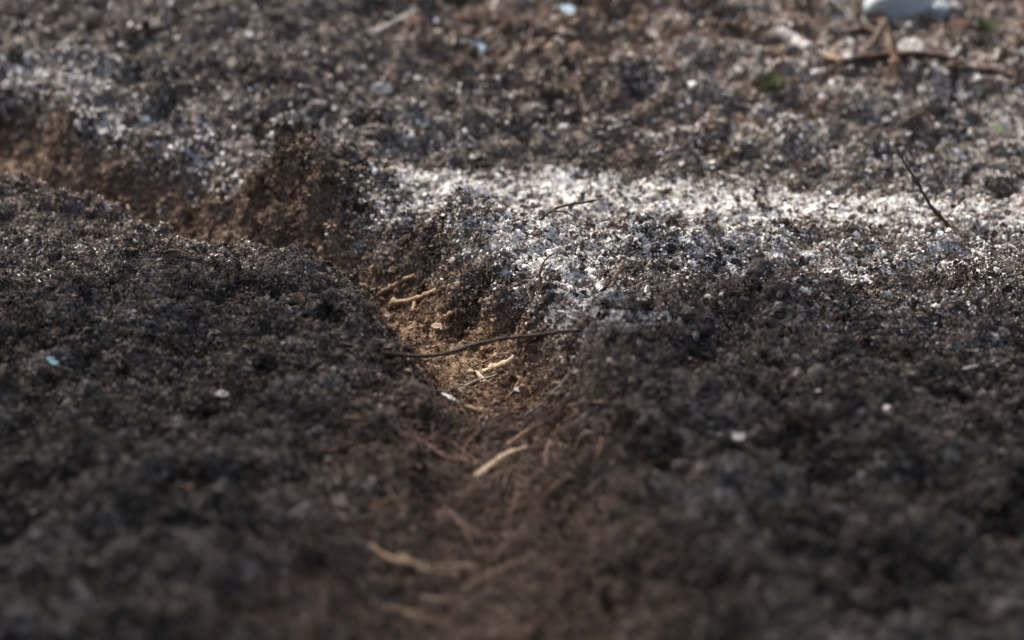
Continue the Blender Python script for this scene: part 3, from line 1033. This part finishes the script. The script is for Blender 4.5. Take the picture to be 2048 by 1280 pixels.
stick("dark_root", lying([(1680, 130), (1750, 126), (1850, 122), (1925, 131)], 0.004, [0.0, 0.006, 0.006, 0.0]), 0.0065, 0.0050, 'dark_bark', "dark root lying level behind the upended brown root", "root")
stick("thick_root", lying([(1895, 140), (1960, 148), (2012, 156), (2060, 172)], 0.006), 0.0070, 0.0065, 'dark_bark', "thick dark brown root running off beside the dark level root", "root", shoots=[(lying([(2000, 156), (2010, 145), (2012, 138)], 0.004), 0.005, 0.003)])
stick("gnarled_root", lying([(1735, 45), (1762, 75), (1778, 112), (1800, 128)], 0.006, [0.012, 0.016, 0.012, 0.004]), 0.0080, 0.0050, 'dark_bark', "gnarled dark root leaning against the upended brown root", "root",
      shoots=[(lying([(1765, 78), (1745, 105), (1720, 120)], 0.005, [0.014, 0.01, 0.004]), 0.0055, 0.003)])
stick("bleached_twig", lying([(1896, 128), (1920, 104), (1944, 82)], 0.003, [0.002, 0.005, 0.01]), 0.0035, 0.0022, 'grey_wood', "bleached grey twig pointing away behind the thick dark brown root")
stick("side_root", lying([(1640, 60), (1690, 70), (1730, 62), (1775, 70)], 0.004), 0.0040, 0.0050, 'dark_bark', "dark root below the pale bluish stones on the bank", "root")
stick("slender_twig", lying([(1925, 742), (1955, 735), (1992, 724)], 0.0018), 0.0018, 0.0012, 'grey_wood', "slender pale grey twig lying on the near right mound")
stick("wood_piece", lying([(966, 754), (985, 744), (1008, 735), (1032, 722)], 0.004), 0.0042, 0.0036, 'pale_wood', "stubby pale wood piece lying in the rut below the thin root", "wood")
stick("wood_splinter", lying([(938, 748), (956, 752), (971, 768)], 0.003), 0.0032, 0.0018, 'pale_wood', "small curved wood splinter beside the stubby pale wood piece", "wood")
stick("tan_strip", lying([(950, 975), (985, 955), (1012, 935), (1052, 911)], 0.003, [0.006, 0.010, 0.010, 0.006]), 0.0040, 0.0018, 'pale_wood', "pale tan strip of bark lying aslant among the root hairs", "bark", flat=0.5)
stick("forked_root", lying([(742, 1116), (775, 1140), (820, 1152), (870, 1160), (945, 1163)], 0.003, [0.008] * 5), 0.0016, 0.0034, 'tan_wood', "tan forked root half buried at the bottom of the rut", "root",
      shoots=[(lying([(800, 1147), (850, 1176), (915, 1184)], 0.003, [0.012] * 3), 0.0024, 0.0018)])
stick("curved_root", lying([(760, 1235), (800, 1245), (850, 1262), (900, 1275)], 0.003, [0.007] * 4), 0.0018, 0.0024, 'tan_wood', "curved tan root beside the forked tan root in the rut", "root")
for k, pix in enumerate([[(875, 1042), (900, 1050), (925, 1064)], [(985, 1130), (1035, 1092), (1090, 1060)], [(925, 1195), (990, 1168), (1065, 1128)], [(835, 1206), (895, 1226), (965, 1214)], [(905, 1010), (960, 988), (1015, 955)], [(1010, 905), (1060, 880), (1105, 850)]]):
    stick("tan_straw", lying(pix, 0.0018, [0.004, 0.009, 0.005]), 0.0011 + 0.0004 * (k % 3), 0.0007, 'tan_wood' if k % 3 else 'pale_wood', "thin tan straw lying loose among the roots in the rut", "straw", "tan straws in the rut")
stick("pink_root", lying([(1050, 842), (1110, 790), (1160, 735), (1205, 688)], 0.0018, [0.003] * 4), 0.0016, 0.0011, 'grey_wood', "thin greyish root running down the right side of the rut", "root")
stick("rusty_root", lying([(800, 880), (850, 898), (890, 925), (925, 935)], 0.0025, [0.003] * 4), 0.0026, 0.0020, 'red_root', "rusty root running down the left mound into the rut", "root")
stick("hooked_root", lying([(1100, 900), (1092, 925), (1095, 950)], 0.0025, [0.004] * 3), 0.0022, 0.0020, 'red_root', "short hooked rusty root on the right side of the rut", "root")
stick("lying_straw", lying([(300, 575), (350, 580), (392, 590)], 0.001), 0.0009, 0.0006, 'brown_bark', "straight brown straw lying on the near left mound", "straw")

# strands of root sweeping down into the rut: only their place tells them apart
for k in range(80):
    if k % 5 < 3:                                    # down the right-hand mound, towards the near end of the rut
        u0, v0 = rng.uniform(960, 1270), rng.uniform(700, 1010)
        du, dv = -rng.uniform(50, 230), rng.uniform(35, 170)
    else:                                            # down the left-hand mound
        u0, v0 = rng.uniform(560, 860), rng.uniform(850, 1130)
        du, dv = rng.uniform(70, 250), rng.uniform(0, 90)
    bend = rng.normal() * 0.22
    pix = []
    for t in np.linspace(0, 1, 6):
        off = bend * math.sin(t * math.pi) + 0.05 * rng.normal()
        pix.append((u0 + du * t - dv * off, v0 + dv * t + du * off * 0.45))
    lift = rng.uniform(0.000, 0.005)
    stick("root_strand", lying(pix, 0.0012, [-0.002, lift, lift * 1.2, lift, lift * 0.6, -0.002]), rng.uniform(0.0006, 0.0017), rng.uniform(0.0004, 0.0009), ('red_root', 'brown_bark', 'red_root', 'brown_bark', 'red_root', 'grey_wood')[k % 6],
          "thin %s root strand sweeping down the near %s mound into the rut" % (('reddish', 'brown', 'reddish', 'brown', 'reddish', 'grey')[k % 6], 'right' if k % 5 < 3 else 'left'), "root", "root strands sweeping into the rut")
for k, pix in enumerate([[(195, 262), (180, 300), (188, 350)], [(240, 362), (254, 408), (262, 442)], [(372, 366), (379, 400), (382, 425)], [(172, 285), (164, 330), (170, 352)]]):
    stick("hanging_rootlet", lying(pix, 0.0012), 0.0008, 0.0005, 'pale_wood', "pale rootlet hanging down the bank of the rut", "root", "pale rootlets on the rut bank")
for k in range(18):
    u = rng.uniform(870, 1000); v = 505 + rng.uniform(0, 22) + max(0, (u - 940)) * 0.25
    stick("fringe_rootlet", bridging([(u, v), (u + rng.normal() * 3, v + 14), (u + rng.normal() * 6, v + rng.uniform(22, 42))], 0.005), 0.0007, 0.0004, 'dark_bark' if k % 3 else 'brown_bark',
          "fine dark rootlet hanging from the crumbly crest over the rut", "root", "rootlet fringe over the rut", sub=5)

# ---------------------------------------------------------------- flakes, leaves and stones
chip("leaf_flake", 940, 82, 994, 122, 0.016, 'blue_leaf', "blue grey leaf flake lying on the middle of the bank", "leaf")
chip("leaf_flake", 1112, -4, 1150, 30, 0.014, 'blue_leaf', "blue grey leaf flake higher up the bank than its twin", "leaf")
chip("bark_flake", 746, 183, 788, 187, 0.014, 'white_stone', "bright white flake lying among grey clods on the bank", "flake", tilt=0.4, dz=0.006)
chip("wood_chip", 1806, 100, 1858, 108, 0.018, 'white_stone', "bright white chip leaning on the upended brown root", "wood chip", tilt=0.5, dz=0.008, th=0.003)
chip("wood_chip", 1808, 123, 1852, 129, 0.010, 'pink_stone', "pinkish chip below the bright white chip by the upended root", "wood chip", dz=0.006)
chip("bark_flake", 1638, 116, 1684, 123, 0.014, 'tan_wood', "tan bark flake beside the end of the dark level root", "bark", dz=0.005)
chip("bark_flake", 1292, 58, 1322, 80, 0.010, 'pink_stone', "slim pinkish flake on the rusty part of the bank", "flake", dz=0.005)
chip("leaf_flake", 93, 722, 115, 738, 0.007, 'teal_leaf', "small teal leaf flake on the dark near left mound", "leaf", dz=0.004)
chip("leaf_flake", 1892, 702, 1918, 699, 0.006, 'teal_leaf', "pale teal flake on the dark near right mound", "leaf", dz=0.004)
chip("green_leaf", 1994, 256, 2004, 274, 0.007, 'green_leaf', "tiny bright green leaf at the foot of the bank", "leaf", tilt=0.6, dz=0.006)
chip("green_leaf", -8, 742, 12, 747, 0.006, 'moss', "tiny green leaf on the dark near left mound", "leaf", dz=0.004)
chip("green_leaf", 2032, 318, 2060, 326, 0.010, 'moss', "dull green leaf lying beyond the upright twig", "leaf", dz=0.004)
chip("wood_flake", 880, 794, 914, 814, 0.010, 'white_stone', "pale flake on the left edge of the rut", "flake", dz=0.004)
chip("wood_flake", 930, 820, 994, 843, 0.013, 'tan_wood', "tan wood flake in the narrow part of the rut", "flake", dz=0.005)
chip("leaf_flake", 1032, 783, 1052, 789, 0.006, 'grey_wood', "dull grey flake in the rut below the stubby wood piece", "leaf", dz=0.004)
chip("wood_flake", 1110, 722, 1132, 726, 0.006, 'grey_wood', "dull grey flake on the rut's right wall", "flake", dz=0.003)
chip("wood_flake", 868, 655, 892, 660, 0.007, 'pale_wood', "pale flake lying on the ochre floor of the rut", "flake", dz=0.004, tilt=0.2)
chip("wood_flake", 1625, 790, 1672, 800, 0.008, 'grey_wood', "slim grey flake on the near right mound", "flake", dz=0.004)
chip("wood_flake", 1460, 878, 1495, 884, 0.008, 'grey_stone', "light grey flake low on the near right mound", "flake", dz=0.004)
chip("wood_flake", 430, 792, 462, 798, 0.008, 'grey_wood', "grey flake low on the near left mound", "flake", dz=0.004)
chip("wood_flake", 310, 1005, 326, 1020, 0.006, 'tan_wood', "small tan flake on the near left mound's foot", "flake", dz=0.004)
chip("wood_flake", 372, 985, 392, 978, 0.005, 'tan_wood', "slender tan flake beside the small tan flake", "flake", dz=0.004)
for u, v, sz, mat, txt in [
    (1792, 24, 0.100, 'bluish_stone', "largest of the pale bluish stones lying together high on the bank"),
    (1850, 12, 0.055, 'bluish_stone', "pale bluish stone leaning on the largest one high on the bank"),
    (1876, 26, 0.036, 'bluish_stone', "pale bluish stone at the end of its row high on the bank"),
    (1835, 46, 0.030, 'bluish_stone', "small pale bluish stone in front of its row high on the bank"),
    (1745, 8, 0.034, 'bluish_stone', "pale bluish stone behind the largest one high on the bank"),
    (1915, 20, 0.022, 'grey_stone', "small grey stone beside the row of pale bluish stones"),
]:
    _seed[0] += 1
    p_ = hit(u, v)
    o = add("pale_stone", lump_mesh("pale_stone", mat, _seed[0], 3, 0.36, 1.2))
    o.scale = (sz / 2, sz / 2 * 0.8, sz / 2 * 0.62); o.location = p_ + Vector((0, 0, sz * 0.07))
    o.rotation_euler = (0.3 * rng.normal(), 0.3 * rng.normal(), rng.random() * 6.28)
    label(o, txt, "stone", None)
for u, v, sz, mat, txt in [
    (1115, 85, 0.013, 'white_stone', "white pebble on the rusty soil of the bank"),
    (1200, 70, 0.012, 'white_stone', "white pebble next to the slim pinkish flake"),
    (1318, 146, 0.018, 'pink_stone', "pinkish pebble on the middle of the bank"),
    (1125, 265, 0.022, 'grey_stone', "light grey pebble low on the bank"),
    (551, 153, 0.010, 'grey_stone', "small grey pebble on the left part of the bank"),
    (659, 158, 0.011, 'pink_stone', "small cream pebble near the bright white flake"),
    (614, 112, 0.012, 'grey_stone', "grey pebble above the small cream pebble"),
    (52, 122, 0.018, 'grey_stone', "light grey pebble at the left end of the bank"),
    (94, 67, 0.010, 'white_stone', "small white pebble high at the left end of the bank"),
    (1632, 152, 0.016, 'white_stone', "white pebble below the thick grey branch piece"),
    (1662, 172, 0.012, 'white_stone', "smaller white pebble below the thick grey branch piece"),
    (1696, 118, 0.012, 'white_stone', "white pebble at the end of the dark level root"),
    (1566, 50, 0.014, 'pink_stone', "pinkish pebble above the thick grey branch piece"),
    (1607, 50, 0.012, 'pink_stone', "smaller pinkish pebble above the thick grey branch piece"),
    (1417, 597, 0.008, 'white_stone', "small white pebble on the crest of the near right mound"),
    (1722, 829, 0.010, 'grey_stone', "grey pebble paired with a brighter one on the near right mound"),
    (1774, 828, 0.014, 'white_stone', "whitish pebble paired with a grey one on the near right mound"),
    (2014, 1102, 0.011, 'grey_stone', "lone grey pebble low on the near right mound"),
    (2030, 400, 0.011, 'white_stone', "white pebble in the pale strip beyond the upright twig"),
]:
    stone("pebble", u, v, sz, mat, txt)


def tuft(u, v, h, n, text):
    """a tuft of moss: short pointed blades fanning from one spot"""
    b = hit(u, v)
    V, F = [], []
    for k in range(n):
        a = rng.random() * 6.28; r = h * 0.9 * rng.random() ** 0.5
        base = np.array([math.cos(a) * r * 0.8, math.sin(a) * r * 0.8, -0.003])
        d = np.array([math.cos(a) * 0.5, math.sin(a) * 0.5, 1.0]) * h * rng.uniform(0.5, 1.0) + rng.normal(size=3) * h * 0.15
        s_ = np.array([-math.sin(a), math.cos(a), 0]) * h * 0.07; t_ = np.array([math.cos(a), math.sin(a), 0]) * h * 0.05
        i = len(V)
        V += [tuple(base + s_), tuple(base - s_), tuple(base + t_), tuple(base + d)]
        F += [(i, i + 1, i + 3), (i + 1, i + 2, i + 3), (i + 2, i, i + 3)]
    me = bpy.data.meshes.new("moss_tuft"); me.from_pydata(V, [], F); me.materials.append(M['moss'])
    o = add("moss_tuft", me); o.location = b
    return label(o, text, "moss")


tuft(1540, 172, 0.020, 90, "small green moss tuft on the middle of the bank")
tuft(1965, 60, 0.022, 80, "dull green moss tuft near the pale bluish stones")

# ---------------------------------------------------------------- tree added out of view, its crown shaped to shade the near mounds
M['shade_tree_bark'] = bark_material("shade_tree_bark", (0.04, 0.028, 0.02), (0.14, 0.10, 0.075), 30, 0.9)
M['needles'] = bark_material("shade_tree_needles", (0.02, 0.045, 0.015), (0.05, 0.09, 0.03), 20, 0.6)
CH, CR_ = 4.1, 1.75
sh = Vector((0.30, 0.30, 0.0))                     # middle of its shade on the ground
cc_ = sh + sdir * (CH / sdir.z)
tree = empty("shade_tree")
tz = float(H(np.array([cc_.x]), np.array([cc_.y]))[0])
tree.location = (cc_.x, cc_.y, tz)
add("shade_tree_trunk", tube_mesh("shade_tree_trunk", [(0, 0, -0.2), (0.02, 0, 1.5), (0, 0.03, 3.0), (0.0, 0, 4.6), (0, 0, 6.2)], 0.15, 0.03, 'shade_tree_bark', sides=12, seed=3), tree)
V, F = [], []
fleck = hit(930, 665)                              # leaves are left out here to put a fleck of sun in the rut
for k in range(26):
    a = k * 2.4; z0 = CH - 1.5 + 3.0 * (k / 26); rr = CR_ * math.sqrt(max(0.05, 1 - ((z0 - CH) / 1.75) ** 2))
    tip = (math.cos(a) * rr, math.sin(a) * rr, z0 - 0.15)
    add("shade_tree_limb", tube_mesh("shade_tree_limb", [(0, 0, z0 - 0.1), (tip[0] * 0.5, tip[1] * 0.5, z0 + 0.03), tip], 0.028, 0.006, 'shade_tree_bark', sides=6, sub=5, seed=50 + k), tree)
nl = 0
while nl < 6200:
    p = rng.normal(size=3); p /= np.linalg.norm(p); p *= CR_ * rng.random() ** 0.36
    wp = Vector((cc_.x + p[0], cc_.y + p[1], CH + tz + p[2]))
    tt = (wp.z - fleck.z) / sdir.z
    g = wp - sdir * tt
    if math.hypot((g.x - fleck.x) / 0.17, (g.y - fleck.y) / 0.20) < 1.0: continue
    d = rng.normal(size=3); d[2] = d[2] * 0.4 - 0.2; d /= np.linalg.norm(d)
    s_ = np.cross(d, (0, 0, 1)); s_ /= np.linalg.norm(s_) + 1e-9
    up_ = np.cross(s_, d)
    Lf = rng.uniform(0.10, 0.20); wf = Lf * 0.26
    c0 = np.array([p[0], p[1], CH + p[2]])
    i = len(V)
    V += [tuple(c0 - d * Lf / 2), tuple(c0 + s_ * wf), tuple(c0 + d * Lf / 2), tuple(c0 - s_ * wf), tuple(c0 + up_ * wf * 0.5)]
    F += [(i, i + 1, i + 4), (i + 1, i + 2, i + 4), (i + 2, i + 3, i + 4), (i + 3, i, i + 4)]
    nl += 1
me = bpy.data.meshes.new("crown"); me.from_pydata(V, [], F); me.materials.append(M['needles'])
add("crown", me, tree)  # crown of the added, unseen shade tree
label(tree, "unseen tree added left of the rut to shade the near mounds", "tree")
